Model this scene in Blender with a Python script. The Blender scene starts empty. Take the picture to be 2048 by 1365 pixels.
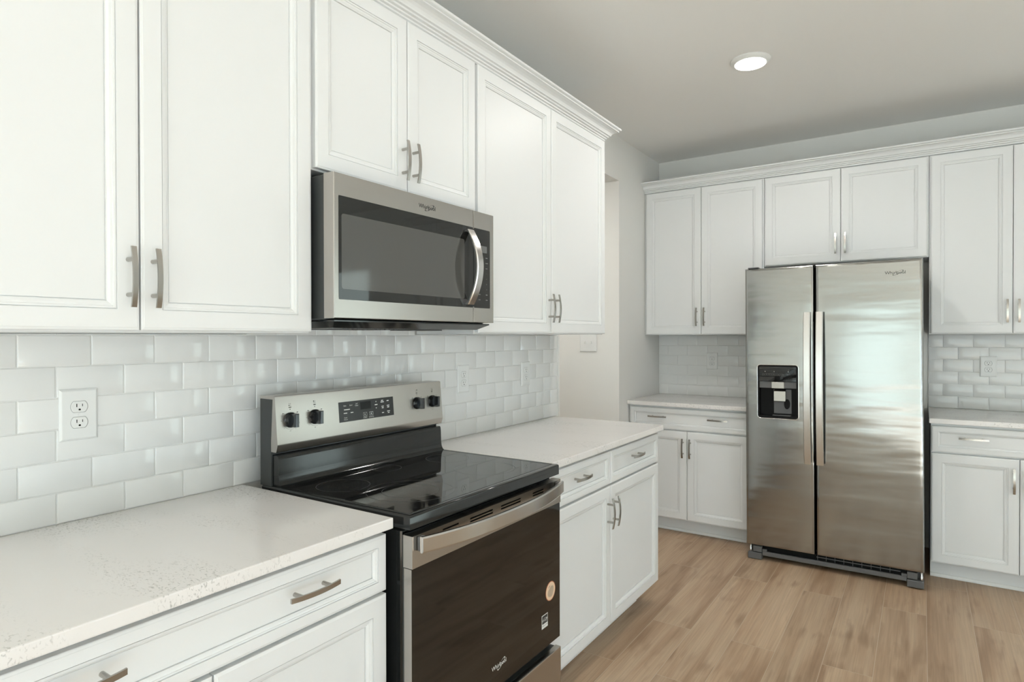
import bpy, bmesh, math, random
from mathutils import Matrix, Vector
random.seed(7)
C = bpy.context.scene.collection
S = bpy.context.scene

# ------------------------------------------------------------------ camera
F_PX, PHI, PIT, ROL = 1232.67, 0.58731, -0.00684, -0.00176
CAM = Vector((1.7558, 0.0, 1.36))
fw = Vector((-math.sin(PHI)*math.cos(PIT), math.cos(PHI)*math.cos(PIT), math.sin(PIT)))
rt = Vector((math.cos(PHI), math.sin(PHI), 0)); up = rt.cross(fw)
r2 = rt*math.cos(ROL)+up*math.sin(ROL); u2 = up*math.cos(ROL)-rt*math.sin(ROL)
cd = bpy.data.cameras.new('camera'); cam = bpy.data.objects.new('camera', cd); C.objects.link(cam)
cd.sensor_width = 36; cd.lens = F_PX/2048*36; cd.clip_start = 0.02
cam.matrix_world = Matrix(((r2.x, u2.x, -fw.x, CAM.x), (r2.y, u2.y, -fw.y, CAM.y), (r2.z, u2.z, -fw.z, CAM.z), (0, 0, 0, 1)))
S.camera = cam

# ------------------------------------------------------------------ light and exposure
S.view_settings.view_transform = 'Standard'; S.view_settings.look = 'None'
S.view_settings.gamma = 1; S.view_settings.use_curve_mapping = False
S.view_settings.exposure = -0.27
W = bpy.data.worlds.new('sky'); S.world = W; W.use_nodes = True
W.node_tree.nodes['Background'].inputs[0].default_value = (0.80, 0.92, 0.98, 1)
W.node_tree.nodes['Background'].inputs[1].default_value = 1.0
def area(name, loc, aim, sx, sy, power, col, spread=180):
    l = bpy.data.lights.new(name, 'AREA'); l.shape = 'RECTANGLE'; l.size = sx; l.size_y = sy
    l.energy = power; l.color = col; l.spread = math.radians(spread)
    o = bpy.data.objects.new(name, l); C.objects.link(o); o.location = loc
    o.rotation_euler = Vector(aim).to_track_quat('-Z', 'Z').to_euler(); return o
ROOM_X, ROOM_Y0, ROOM_Y1, CEIL = 5.4, -4.2, 4.765, 2.745
WIN = [('y', 0.30, 1.95, 0.05, 2.05), ('y', 2.15, 3.80, 0.05, 2.05), ('y', 4.0, 5.2, 0.05, 2.05), ('x', -3.9, -2.1, 0.05, 2.25), ('x', -1.9, -0.1, 0.05, 2.25), ('b', 4.1, 5.2, 0.05, 2.15)]  # third front window is added to enlarge the daylight source
GREEN, DAY = (0.82, 1.0, 0.95), (0.93, 1.0, 1.05)
area('daylight', (1.125, ROOM_Y0-0.16, 1.05), (0, 1, 0), 1.65, 2.00, 30, GREEN)
area('daylight', (2.975, ROOM_Y0-0.16, 1.05), (0, 1, 0), 1.65, 2.00, 30, GREEN)
area('daylight', (4.60, ROOM_Y0-0.16, 1.05), (0, 1, 0), 1.20, 2.00, 22, GREEN)  # light for the added third front window, spreading the daylight wider
area('daylight', (ROOM_X+0.16, -3.0, 1.15), (-1, 0, 0), 1.8, 2.20, 6, DAY)
area('daylight', (ROOM_X+0.16, -1.0, 1.15), (-1, 0, 0), 1.8, 2.20, 6, DAY)
area('daylight', (4.65, ROOM_Y1+0.16, 1.10), (0, -1, 0), 1.1, 2.10, 26, GREEN)
sl = bpy.data.lights.new('sun', 'SUN'); sl.energy = 150; sl.angle = math.radians(.6); sl.color = (.63, .855, 1.10)
so = bpy.data.objects.new('sun', sl); C.objects.link(so); so.location = (0, -9, 5)
so.rotation_euler = Vector((.40, .80, -.31)).to_track_quat('-Z', 'Z').to_euler()

# ------------------------------------------------------------------ materials
def mat(name, col=(.8, .8, .8), rough=.5, metal=0, spec=.5, emit=None, es=0, coat=0):
    m = bpy.data.materials.new(name); m.use_nodes = True
    b = m.node_tree.nodes['Principled BSDF']
    b.inputs['Base Color'].default_value = (*col, 1); b.inputs['Roughness'].default_value = rough
    b.inputs['Metallic'].default_value = metal; b.inputs['Specular IOR Level'].default_value = spec
    b.inputs['Coat Weight'].default_value = coat; b.inputs['Coat Roughness'].default_value = .05
    if emit: b.inputs['Emission Color'].default_value = (*emit, 1); b.inputs['Emission Strength'].default_value = es
    return m
def N(m, t, **kw):
    n = m.node_tree.nodes.new(t)
    for k, v in kw.items():
        if k in n.inputs.keys(): n.inputs[k].default_value = v
        else: setattr(n, k, v)
    return n
def Lk(m, a, b): m.node_tree.links.new(a, b)
def bsdf(m): return m.node_tree.nodes['Principled BSDF']
def noise_bump(m, scale, strength, dist=.001, stretch=(1, 1, 1), detail=2):
    tc = N(m, 'ShaderNodeTexCoord'); mp = N(m, 'ShaderNodeMapping'); mp.inputs['Scale'].default_value = stretch
    no = N(m, 'ShaderNodeTexNoise'); no.inputs['Scale'].default_value = scale; no.inputs['Detail'].default_value = detail
    bp = N(m, 'ShaderNodeBump'); bp.inputs['Strength'].default_value = strength; bp.inputs['Distance'].default_value = dist
    Lk(m, tc.outputs['Object'], mp.inputs['Vector']); Lk(m, mp.outputs[0], no.inputs['Vector'])
    Lk(m, no.outputs['Fac'], bp.inputs['Height'])
    return no, bp
M_ = {}
M_['white'] = mat('white_lacquer', (.80, .808, .805), .42, spec=.38)
no, bp = noise_bump(M_['white'], 60, .05, .0005); Lk(M_['white'], bp.outputs[0], bsdf(M_['white']).inputs['Normal'])
M_['wall'] = mat('wall_paint', (.815, .805, .77), .65, spec=.3)
no, bp = noise_bump(M_['wall'], 250, .06, .0006); Lk(M_['wall'], bp.outputs[0], bsdf(M_['wall']).inputs['Normal'])
M_['ceil'] = mat('ceiling_paint', (.89, .88, .855), .8, spec=.2)
no, bp = noise_bump(M_['ceil'], 200, .06, .0006); Lk(M_['ceil'], bp.outputs[0], bsdf(M_['ceil']).inputs['Normal'])
M_['tile'] = mat('glazed_tile', (.81, .81, .795), .06, spec=.55)
no, bp = noise_bump(M_['tile'], 9, .12, .0012, detail=1); Lk(M_['tile'], bp.outputs[0], bsdf(M_['tile']).inputs['Normal'])
M_['grout'] = mat('grout', (.80, .80, .78), .8)
M_['plastic'] = mat('white_plastic', (.82, .825, .81), .3)
M_['slot'] = mat('slot_black', (.006, .006, .006), .5, spec=.15)
M_['nickel'] = mat('brushed_nickel', (.45, .43, .40), .25, metal=1)
no, bp = noise_bump(M_['nickel'], 300, .08, .0004, (1, 1, 12)); Lk(M_['nickel'], bp.outputs[0], bsdf(M_['nickel']).inputs['Normal'])
def steel(name, col, rough, stretch, wav=0, brush=.06):
    m = mat(name, col, rough, metal=1)
    no, bp = noise_bump(m, 40, brush, .0005, stretch, 3)
    Lk(m, bp.outputs[0], bsdf(m).inputs['Normal'])
    if wav:
        tc = N(m, 'ShaderNodeTexCoord'); mp = N(m, 'ShaderNodeMapping'); mp.inputs['Scale'].default_value = (.7, 1, 4.2)
        n2 = N(m, 'ShaderNodeTexNoise'); n2.inputs['Scale'].default_value = 1.6; n2.inputs['Detail'].default_value = 2.5
        b2 = N(m, 'ShaderNodeBump'); b2.inputs['Strength'].default_value = wav; b2.inputs['Distance'].default_value = .02
        Lk(m, tc.outputs['Object'], mp.inputs[0]); Lk(m, mp.outputs[0], n2.inputs['Vector']); Lk(m, n2.outputs['Fac'], b2.inputs['Height'])
        Lk(m, b2.outputs[0], bp.inputs['Normal'])
    return m
M_['steel'] = steel('stainless_steel', (.48, .452, .42), .27, (30, 1, 30))
M_['steel'].node_tree.nodes['Mapping'].inputs['Scale'].default_value = (30, 1, 40)
M_['fridge'] = steel('stainless_fridge', (.365, .363, .35), .16, (.6, 1, 40), wav=.30)
M_['handle'] = steel('stainless_handle', (.66, .645, .63), .22, (30, 30, 1))
M_['dgrey'] = mat('dark_grey_plastic', (.10, .10, .10), .45)
M_['mgrey'] = mat('mid_grey_plastic', (.115, .115, .115), .45)
M_['enamel'] = mat('black_enamel', (.012, .013, .013), .09, spec=.5)
noE, bpE = noise_bump(M_['enamel'], 500, .05, .0004); Lk(M_['enamel'], bpE.outputs[0], bsdf(M_['enamel']).inputs['Normal'])
M_['case'] = mat('black_painted_case', (.035, .038, .038), .35)
M_['bglass'] = mat('black_ceramic_glass', (.010, .010, .010), .025, spec=.6)
M_['oglass'] = mat('oven_door_glass', (.010, .008, .006), .04, spec=.55)
no, bp = noise_bump(M_['oglass'], 5, .08, .006, (1, 1, 2), 1); Lk(M_['oglass'], bp.outputs[0], bsdf(M_['oglass']).inputs['Normal'])
M_['mglass'] = mat('microwave_door_glass', (.014, .014, .013), .03, spec=.5)
M_['mwin'] = mat('microwave_screened_window', (.085, .084, .078), .06, spec=.6)
M_['display'] = mat('display_panel', (.016, .016, .016), .25)
M_['lcd'] = mat('grey_lcd', (.16, .165, .16), .2)
M_['ink'] = mat('white_print', (.75, .75, .72), .5)
M_['inkd'] = mat('dark_print', (.03, .03, .03), .5)
M_['ring'] = mat('burner_print', (.11, .11, .11), .3)
M_['orange'] = mat('peach_sticker', (.80, .60, .42), .5)
M_['rust'] = mat('orange_border', (.42, .12, .04), .5)
M_['trimw'] = mat('white_trim', (.84, .845, .83), .4)
M_['lamp'] = mat('lit_diffuser', (1, 1, 1), .5, emit=(1, .965, .90), es=9)
M_['knob'] = mat('gloss_black_knob', (.012, .013, .014), .12, spec=.6)
# quartz
m = M_['quartz'] = mat('quartz', (.8, .78, .75), .14, spec=.5)
tc = N(m, 'ShaderNodeTexCoord')
n1 = N(m, 'ShaderNodeTexNoise'); n1.inputs['Scale'].default_value = 1.9; n1.inputs['Detail'].default_value = 2
n2 = N(m, 'ShaderNodeTexNoise'); n2.inputs['Scale'].default_value = 120; n2.inputs['Detail'].default_value = 5; n2.inputs['Distortion'].default_value = .8
mp = N(m, 'ShaderNodeMapping'); mp.inputs['Rotation'].default_value = (0, 0, .9); mp.inputs['Scale'].default_value = (1, 3.2, 1)
mp2 = N(m, 'ShaderNodeMapping'); mp2.inputs['Rotation'].default_value = (0, 0, .5); mp2.inputs['Scale'].default_value = (1, 1.8, 1)
Lk(m, tc.outputs['Object'], mp.inputs[0]); Lk(m, mp.outputs[0], n1.inputs['Vector']); Lk(m, tc.outputs['Object'], mp2.inputs[0]); Lk(m, mp2.outputs[0], n2.inputs['Vector'])
r1 = N(m, 'ShaderNodeMapRange'); r1.inputs['From Min'].default_value = .47; r1.inputs['From Max'].default_value = .70
r2_ = N(m, 'ShaderNodeMapRange'); r2_.inputs['From Min'].default_value = .55; r2_.inputs['From Max'].default_value = .68
Lk(m, n1.outputs['Fac'], r1.inputs['Value']); Lk(m, n2.outputs['Fac'], r2_.inputs['Value'])
mu = N(m, 'ShaderNodeMath', operation='MULTIPLY'); Lk(m, r1.outputs[0], mu.inputs[0]); Lk(m, r2_.outputs[0], mu.inputs[1])
mx = N(m, 'ShaderNodeMix', data_type='RGBA'); mx.inputs[6].default_value = (.815, .79, .77, 1); mx.inputs[7].default_value = (.34, .33, .31, 1)
Lk(m, mu.outputs[0], mx.inputs[0]); Lk(m, mx.outputs[2], bsdf(m).inputs['Base Color'])
# plank floor
m = M_['floor'] = mat('oak_plank', (.4, .28, .18), .42, spec=.4)
tc = N(m, 'ShaderNodeTexCoord'); sx = N(m, 'ShaderNodeSeparateXYZ'); Lk(m, tc.outputs['Object'], sx.inputs[0])
sub = N(m, 'ShaderNodeMath', operation='SUBTRACT'); sub.inputs[1].default_value = .138-.182*40; Lk(m, sx.outputs['X'], sub.inputs[0])
ady = N(m, 'ShaderNodeMath', operation='ADD'); ady.inputs[1].default_value = 20.35; Lk(m, sx.outputs['Y'], ady.inputs[0])
cx = N(m, 'ShaderNodeCombineXYZ'); Lk(m, ady.outputs[0], cx.inputs['X']); Lk(m, sub.outputs[0], cx.inputs['Y'])
br = N(m, 'ShaderNodeTexBrick'); br.offset = .37; br.offset_frequency = 2; br.squash = 1
for k, v in (('Scale', 1), ('Brick Width', 1.22), ('Row Height', .182), ('Mortar Size', .0012), ('Mortar Smooth', .2), ('Bias', 0)): br.inputs[k].default_value = v
br.inputs['Color1'].default_value = (0, 0, 0, 1); br.inputs['Color2'].default_value = (1, 1, 1, 1); br.inputs['Mortar'].default_value = (.5, .5, .5, 1)
Lk(m, cx.outputs[0], br.inputs['Vector'])
sh = N(m, 'ShaderNodeMath', operation='MULTIPLY'); sh.inputs[1].default_value = 37.0; Lk(m, br.outputs['Color'], sh.inputs[0])
gx = N(m, 'ShaderNodeCombineXYZ'); Lk(m, sx.outputs['X'], gx.inputs['X']); Lk(m, sx.outputs['Y'], gx.inputs['Y']); Lk(m, sh.outputs[0], gx.inputs['Z'])
def grain(scale, stretch, detail, dist):
    mp = N(m, 'ShaderNodeMapping'); mp.inputs['Scale'].default_value = stretch; Lk(m, gx.outputs[0], mp.inputs[0])
    n = N(m, 'ShaderNodeTexNoise'); n.inputs['Scale'].default_value = scale; n.inputs['Detail'].default_value = detail; n.inputs['Distortion'].default_value = dist
    Lk(m, mp.outputs[0], n.inputs['Vector']); return n
g1 = grain(1, (11, .8, 1), 5, .5); g2 = grain(1, (150, 3.0, 1), 4, .3); g3 = grain(1, (26, 2.6, 1), 3, .7); g4 = grain(1, (5, 3.0, 1), 2, .3)
cr = N(m, 'ShaderNodeValToRGB'); e = cr.color_ramp.elements
e[0].position = .30; e[0].color = (.32, .20, .12, 1); e[1].position = .70; e[1].color = (.54, .40, .275, 1)
el = cr.color_ramp.elements.new(.5); el.color = (.455, .315, .205, 1)
Lk(m, g1.outputs['Fac'], cr.inputs['Fac'])
mx1 = N(m, 'ShaderNodeMix', data_type='RGBA', blend_type='MULTIPLY'); mx1.inputs[0].default_value = .55
r3 = N(m, 'ShaderNodeMapRange'); r3.inputs['From Min'].default_value = .3; r3.inputs['From Max'].default_value = .7; r3.inputs['To Min'].default_value = .74; r3.inputs['To Max'].default_value = 1.13
Lk(m, g2.outputs['Fac'], r3.inputs['Value']); Lk(m, cr.outputs[0], mx1.inputs[6]); Lk(m, r3.outputs[0], mx1.inputs[7])
r4 = N(m, 'ShaderNodeMapRange'); r4.inputs['From Min'].default_value = .56; r4.inputs['From Max'].default_value = .72; r4.inputs['To Min'].default_value = 0; r4.inputs['To Max'].default_value = .75
g34 = N(m, 'ShaderNodeMath', operation='MULTIPLY_ADD'); g34.inputs[1].default_value = .55
h4 = N(m, 'ShaderNodeMath', operation='MULTIPLY'); h4.inputs[1].default_value = .48; Lk(m, g3.outputs['Fac'], h4.inputs[0])
Lk(m, g4.outputs['Fac'], g34.inputs[0]); Lk(m, h4.outputs[0], g34.inputs[2]); Lk(m, g34.outputs[0], r4.inputs['Value'])
mx2 = N(m, 'ShaderNodeMix', data_type='RGBA'); Lk(m, r4.outputs[0], mx2.inputs[0]); Lk(m, mx1.outputs[2], mx2.inputs[6]); mx2.inputs[7].default_value = (.215, .125, .07, 1)
r5 = N(m, 'ShaderNodeMapRange'); r5.inputs['To Min'].default_value = .94; r5.inputs['To Max'].default_value = 1.05
Lk(m, br.outputs['Color'], r5.inputs['Value'])
mx3 = N(m, 'ShaderNodeMix', data_type='RGBA', blend_type='MULTIPLY'); mx3.inputs[0].default_value = 1
Lk(m, mx2.outputs[2], mx3.inputs[6]); Lk(m, r5.outputs[0], mx3.inputs[7])
mx4 = N(m, 'ShaderNodeMix', data_type='RGBA'); Lk(m, br.outputs['Fac'], mx4.inputs[0]); Lk(m, mx3.outputs[2], mx4.inputs[6]); mx4.inputs[7].default_value = (.52, .42, .32, 1)
Lk(m, mx4.outputs[2], bsdf(m).inputs['Base Color'])
bb = N(m, 'ShaderNodeBump'); bb.inputs['Strength'].default_value = .12; bb.inputs['Distance'].default_value = .001
Lk(m, g2.outputs['Fac'], bb.inputs['Height']); Lk(m, bb.outputs[0], bsdf(m).inputs['Normal'])
# thin window pane
m = M_['pane'] = bpy.data.materials.new('window_pane'); m.use_nodes = True; nt = m.node_tree; nt.nodes.clear()
o_ = nt.nodes.new('ShaderNodeOutputMaterial'); t_ = nt.nodes.new('ShaderNodeBsdfTransparent'); g_ = nt.nodes.new('ShaderNodeBsdfGlossy'); g_.inputs['Roughness'].default_value = .02
x_ = nt.nodes.new('ShaderNodeMixShader'); x_.inputs[0].default_value = .06
nt.links.new(t_.outputs[0], x_.inputs[1]); nt.links.new(g_.outputs[0], x_.inputs[2]); nt.links.new(x_.outputs[0], o_.inputs[0])

# ------------------------------------------------------------------ builders
ORG = {}                     # world origin of every built object
LEFT = lambda a, d, z: Vector((d, a, z))                 # along the range wall, out from it
BACK = lambda a, d, z: Vector((a, ROOM_Y1-d, z))         # along the far wall, out from it
PASS = lambda a, d, z: Vector((a, 3.98-d, z))
class MB:
    def __init__(s, M=None): s.bm = bmesh.new(); s.M = M or (lambda a, d, z: Vector((a, d, z)))
    def v(s, a, d, z): return s.bm.verts.new(s.M(a, d, z))
    def f(s, vs):
        try: return s.bm.faces.new(vs)
        except ValueError: return None
    def box(s, a0, a1, d0, d1, z0, z1, bev=0, seg=1):
        q = [s.v(a, d, z) for a in (a0, a1) for d in (d0, d1) for z in (z0, z1)]
        fs = [s.f([q[i] for i in k]) for k in ((0, 1, 3, 2), (4, 6, 7, 5), (0, 4, 5, 1), (2, 3, 7, 6), (0, 2, 6, 4), (1, 5, 7, 3))]
        if bev:
            es = {e for f in fs for e in f.edges}
            bmesh.ops.bevel(s.bm, geom=list(es), offset=bev, segments=seg, affect='EDGES', profile=.6)
        return s
    def loops(s, ls, cap0=True, cap1=True):
        """bridge successive closed rings of (a,d,z)"""
        R = [[s.v(*p) for p in l] for l in ls]
        for r0, r1 in zip(R, R[1:]):
            n = len(r0)
            for i in range(n): s.f([r0[i], r0[(i+1) % n], r1[(i+1) % n], r1[i]])
        if cap0: s.f(R[0][::-1])
        if cap1: s.f(R[-1])
        return s
    def rects(s, a0, a1, z0, z1, prof, cap0=True, cap1=True):
        ls = []
        for i, d in prof: ls.append([(a0+i, d, z0+i), (a1-i, d, z0+i), (a1-i, d, z1-i), (a0+i, d, z1-i)])
        return s.loops(ls, cap0, cap1)
    def rrect(s, a0, a1, z0, z1, r, prof, n=5, cap0=True, cap1=True):
        ls = []
        for ins, d in prof:
            rr = max(r-ins, .0005); l = []
            for cx_, cz_, st in ((a1-ins-rr, z1-ins-rr, 0), (a0+ins+rr, z1-ins-rr, 90), (a0+ins+rr, z0+ins+rr, 180), (a1-ins-rr, z0+ins+rr, 270)):
                for k in range(n+1):
                    t = math.radians(st+90*k/n); l.append((cx_+rr*math.cos(t), d, cz_+rr*math.sin(t)))
            ls.append(l)
        return s.loops(ls, cap0, cap1)
    def cyl_d(s, a, z, prof, n=28):
        """turned about the outward axis: prof = (radius, d)"""
        return s.loops([[(a+r*math.cos(2*math.pi*k/n), d, z+r*math.sin(2*math.pi*k/n)) for k in range(n)] for r, d in prof])
    def cyl_z(s, a, d, prof, n=40, cap0=True, cap1=True):
        return s.loops([[(a+r*math.cos(2*math.pi*k/n), d+r*math.sin(2*math.pi*k/n), z) for k in range(n)] for r, z in prof], cap0, cap1)
    def prism(s, poly, a0, a1):
        """extrude a (d,z) outline along the run"""
        return s.loops([[(a0, d, z) for d, z in poly], [(a1, d, z) for d, z in poly]])
    def disc_ring(s, a, d, z, r0, r1, n=48):
        """flat ring on a horizontal face"""
        A = [s.v(a+r0*math.cos(6.28318*k/n), d+r0*math.sin(6.28318*k/n), z) for k in range(n)]
        B = [s.v(a+r1*math.cos(6.28318*k/n), d+r1*math.sin(6.28318*k/n), z) for k in range(n)]
        for k in range(n): s.f([A[k], A[(k+1) % n], B[(k+1) % n], B[k]])
        return s
    def build(s, name, m, parent=None, origin=None, smooth=False, flat_normals=False):
        bm = s.bm
        if not flat_normals: bmesh.ops.recalc_face_normals(bm, faces=bm.faces)
        co = [v.co for v in bm.verts]
        lo = Vector([min(c[i] for c in co) for i in range(3)]); hi = Vector([max(c[i] for c in co) for i in range(3)])
        og = Vector(origin) if origin is not None else Vector(((lo.x+hi.x)/2, (lo.y+hi.y)/2, lo.z))
        for v in bm.verts: v.co -= og
        me = bpy.data.meshes.new(name); bm.to_mesh(me); bm.free()
        me.materials.append(M_[m] if isinstance(m, str) else m)
        if smooth:
            me.polygons.foreach_set('use_smooth', [True]*len(me.polygons)); me.set_sharp_from_angle(angle=math.radians(smooth if smooth is not True else 35))
        o = bpy.data.objects.new(name, me); C.objects.link(o)
        if parent: o.parent = parent; o.location = og-ORG[parent.name]
        else: o.location = og
        ORG[o.name] = og
        return o
def tag(o, label=None, cat=None, group=None, kind=None):
    if label: o['label'] = label
    if cat: o['category'] = cat
    if group: o['group'] = group
    if kind: o['kind'] = kind
    return o
def thing(name, loc, label, cat, group=None):
    o = bpy.data.objects.new(name, None); C.objects.link(o); o.location = loc; o.empty_display_size = .1
    ORG[o.name] = Vector(loc); return tag(o, label, cat, group)
def struct(o): o['kind'] = 'structure'; return o
def text_mesh(s, body, size, a, d, z, thick=.0003, align='CENTER', rot=0, stretch=1.0):
    """flat lettering added to builder s, reading along the run"""
    cu = bpy.data.curves.new('lettering', 'FONT'); cu.body = body; cu.size = size; cu.align_x = align; cu.align_y = 'CENTER'; cu.resolution_u = 2
    ob = bpy.data.objects.new('lettering', cu); C.objects.link(ob)
    dg = bpy.context.evaluated_depsgraph_get(); dg.update()
    me = bpy.data.meshes.new_from_object(ob.evaluated_get(dg))
    cs, sn = math.cos(rot), math.sin(rot); vs = []
    for v in me.vertices:
        x, y = v.co.x*stretch, v.co.y
        vs.append((a+x*cs-y*sn, z+x*sn+y*cs))
    for lvl in (d+thick,):
        vv = [s.v(p[0], lvl(p[1]) if callable(lvl) else lvl, p[1]) for p in vs]
        for p in me.polygons: s.f([vv[i] for i in p.vertices])
    C.objects.unlink(ob); bpy.data.objects.remove(ob); bpy.data.curves.remove(cu); bpy.data.meshes.remove(me)
    return s
def dash(s, a, z, w, h, d, rot=0):
    """short printed stroke standing for print too small to read"""
    c, q = math.cos(rot), math.sin(rot)
    s.f([s.v(a+x*c-y*q, d(z) if callable(d) else d, z+x*q+y*c) for x, y in ((-w/2, -h/2), (w/2, -h/2), (w/2, h/2), (-w/2, h/2))])
def swoosh(s, a, d, z, w, h, rot, th):
    n = 36; A = []; B = []
    for k in range(n):
        t = 2*math.pi*k/n; c, q = math.cos(t), math.sin(t)
        k2 = 1-th*(0.35+0.65*abs(math.cos(t/2+.6)))
        for L_, f_ in ((A, 1), (B, k2)):
            x, y = c*w*f_, q*h*f_
            L_.append(s.v(a+x*math.cos(rot)-y*math.sin(rot), d, z+x*math.sin(rot)+y*math.cos(rot)))
    for k in range(n): s.f([A[k], A[(k+1) % n], B[(k+1) % n], B[k]])
    return s

# ------------------------------------------------------------------ room shell
def wall_with_holes(name, M, a0, a1, z0, z1, d0, d1, holes, m='wall'):
    s = MB(M); xs = sorted({a0, a1, *[h[0] for h in holes], *[h[1] for h in holes]}); zs = sorted({z0, z1, *[h[2] for h in holes], *[h[3] for h in holes]})
    inside = lambda a, z: any(h[0] < a < h[1] and h[2] < z < h[3] for h in holes)
    nx, nz = len(xs)-1, len(zs)-1
    cell = [[not inside((xs[i]+xs[i+1])/2, (zs[j]+zs[j+1])/2) for j in range(nz)] for i in range(nx)]
    V = {}
    def g(i, j, d):
        if (i, j, d) not in V: V[(i, j, d)] = s.v(xs[i], d, zs[j])
        return V[(i, j, d)]
    for i in range(nx):
        for j in range(nz):
            if not cell[i][j]: continue
            for d in (d0, d1): s.f([g(i, j, d), g(i+1, j, d), g(i+1, j+1, d), g(i, j+1, d)])
            for di, dj, p, q in ((-1, 0, (i, j), (i, j+1)), (1, 0, (i+1, j), (i+1, j+1)), (0, -1, (i, j), (i+1, j)), (0, 1, (i, j+1), (i+1, j+1))):
                ii, jj = i+di, j+dj
                if not (0 <= ii < nx and 0 <= jj < nz and cell[ii][jj]): s.f([g(*p, d0), g(*q, d0), g(*q, d1), g(*p, d1)])
    return struct(s.build(name, m, origin=M(a0, d0, z0)))
struct(MB().box(-1.7, ROOM_X+.14, ROOM_Y0-.14, ROOM_Y1+.14, -.12, 0).build('floor', 'floor', origin=(0, 0, 0)))
struct(MB().box(-1.7, ROOM_X+.14, ROOM_Y0-.14, ROOM_Y1+.14, CEIL, CEIL+.1).build('ceiling', 'ceil', origin=(0, 0, CEIL)))
wall_with_holes('wall_left', LEFT, ROOM_Y0, ROOM_Y1, 0, CEIL, -.12, 0, [(3.138, 3.985, -.01, 2.444)])
wall_with_holes('wall_back', BACK, -1.7, ROOM_X, 0, CEIL, -.12, 0, [w[1:] for w in WIN if w[0] == 'b'])
wall_with_holes('wall_front', lambda a, d, z: Vector((a, ROOM_Y0+d, z)), -.12, ROOM_X, 0, CEIL, -.12, 0, [w[1:] for w in WIN if w[0] == 'y'])
wall_with_holes('wall_right', lambda a, d, z: Vector((ROOM_X-d, a, z)), ROOM_Y0, ROOM_Y1, 0, CEIL, -.12, 0, [w[1:] for w in WIN if w[0] == 'x'])
# side passage opening off the range wall
struct(MB().box(-1.6, -.0004, 3.98, 4.10, 0, 2.4435).build('wall_passage', 'wall'))
struct(MB().box(-1.6, -.121, 3.02, 3.137, 0, CEIL-.001).build('wall_passage_near', 'wall'))
struct(MB().box(-1.7, -1.601, 3.02, 4.10, 0, CEIL-.001).build('wall_passage_end', 'wall'))
struct(MB().box(-1.6, -.1205, 3.1375, 3.9795, 2.444, 2.60).build('ceiling_passage', 'ceil'))
for i, (ax, a0, a1, z0, z1) in enumerate(WIN):
    M = (lambda a, d, z: Vector((a, ROOM_Y0+d, z))) if ax == 'y' else BACK if ax == 'b' else (lambda a, d, z: Vector((ROOM_X-d, a, z)))
    s = MB(M)
    s.box(a0, a0+.05, -.10, -.03, z0, z1); s.box(a1-.05, a1, -.10, -.03, z0, z1); s.box(a0+.05, a1-.05, -.10, -.03, z0, z0+.05); s.box(a0+.05, a1-.05, -.10, -.03, z1-.05, z1)
    s.box(a0+.05, a1-.05, -.09, -.04, (z0+z1)/2-.02, (z0+z1)/2+.02)
    w = struct(s.build('window_%d' % (i+1), 'trimw'))
    p = MB(M).box(a0+.051, a1-.051, -.067, -.063, z0+.051, z1-.051).build('pane', 'pane', w)
struct(MB(LEFT).box(3.99, 4.12, .001, .014, 0, .10).build('baseboard_left', 'trimw'))

# ------------------------------------------------------------------ subway tile
def tiles(name, M, a0, a1, zones, j0, label, row0=1.3665, P=.154, H=.077):
    """zones: list of (a0,a1,ztop); joints of even rows at j0 + k*P"""
    s = MB(M); g = .0009
    for r in range(-1, 6):
        zt, zb = row0-H*r, row0-H*(r+1)
        ph = j0 + (P/2 if r % 2 else 0)
        k0 = math.floor((a0-ph)/P)
        for k in range(k0, k0+60):
            for (za, zb_, zmax) in (zones if r < 0 else [(a0, a1, 9)]):
                x0, x1 = max(ph+k*P, za), min(ph+(k+1)*P, zb_)
                z1, z0 = min(zt, zmax), max(zb, .9056)
                if x1-x0 < .006 or z1-z0 < .003: continue
                x0 += g; x1 -= g; z0_ = z0+g; z1_ = z1-g
                bv = min(.0028, (z1_-z0_)*.3); tl = [random.uniform(-.00035, .00035) for _ in range(2)]
                am, zm = (x0+x1)/2, (z0_+z1_)/2
                ls = []
                for ins, d in ((0, .0035), (0, .0068), (bv*.4, .0081), (bv, .0088)):
                    l = []
                    for (a, z) in ((x0+ins, z0_+ins), (x1-ins, z0_+ins), (x1-ins, z1_-ins), (x0+ins, z1_-ins)):
                        dd = d + (tl[0]*(a-am)/.077+tl[1]*(z-zm)/.0385 if d > .007 else 0)
                        l.append((a, dd, z))
                    ls.append(l)
                s.loops(ls, True, True)
    o = s.build(name, 'tile', smooth=25)
    sg = MB(M)
    for (za, zb_, zmax) in zones: sg.box(za, zb_, .001, .0062, .9056, zmax)
    gr = sg.build('grout', 'grout', o)
    return tag(o, label, 'backsplash')
tiles('subway_tile_backsplash', LEFT, .2, 3.10, [(.2, 1.135, 1.3705), (1.135, 1.903, 1.53), (1.903, 3.10, 1.3705)], .553-.154*4, 'long white subway tile backsplash behind the range')
tiles('subway_tile_backsplash', BACK, .001, .85, [(.001, .85, 1.3705)], .1545-.154*3, 'white subway tile backsplash in the corner, left of the refrigerator')
tiles('subway_tile_backsplash', BACK, 1.787, 3.16, [(1.787, 3.16, 1.3705)], 1.865-.154*3, 'white subway tile backsplash to the right of the refrigerator')
struct(MB(LEFT).box(3.101, 3.104, .001, .009, .906, 1.371).build('trim_1', 'trimw'))

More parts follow.
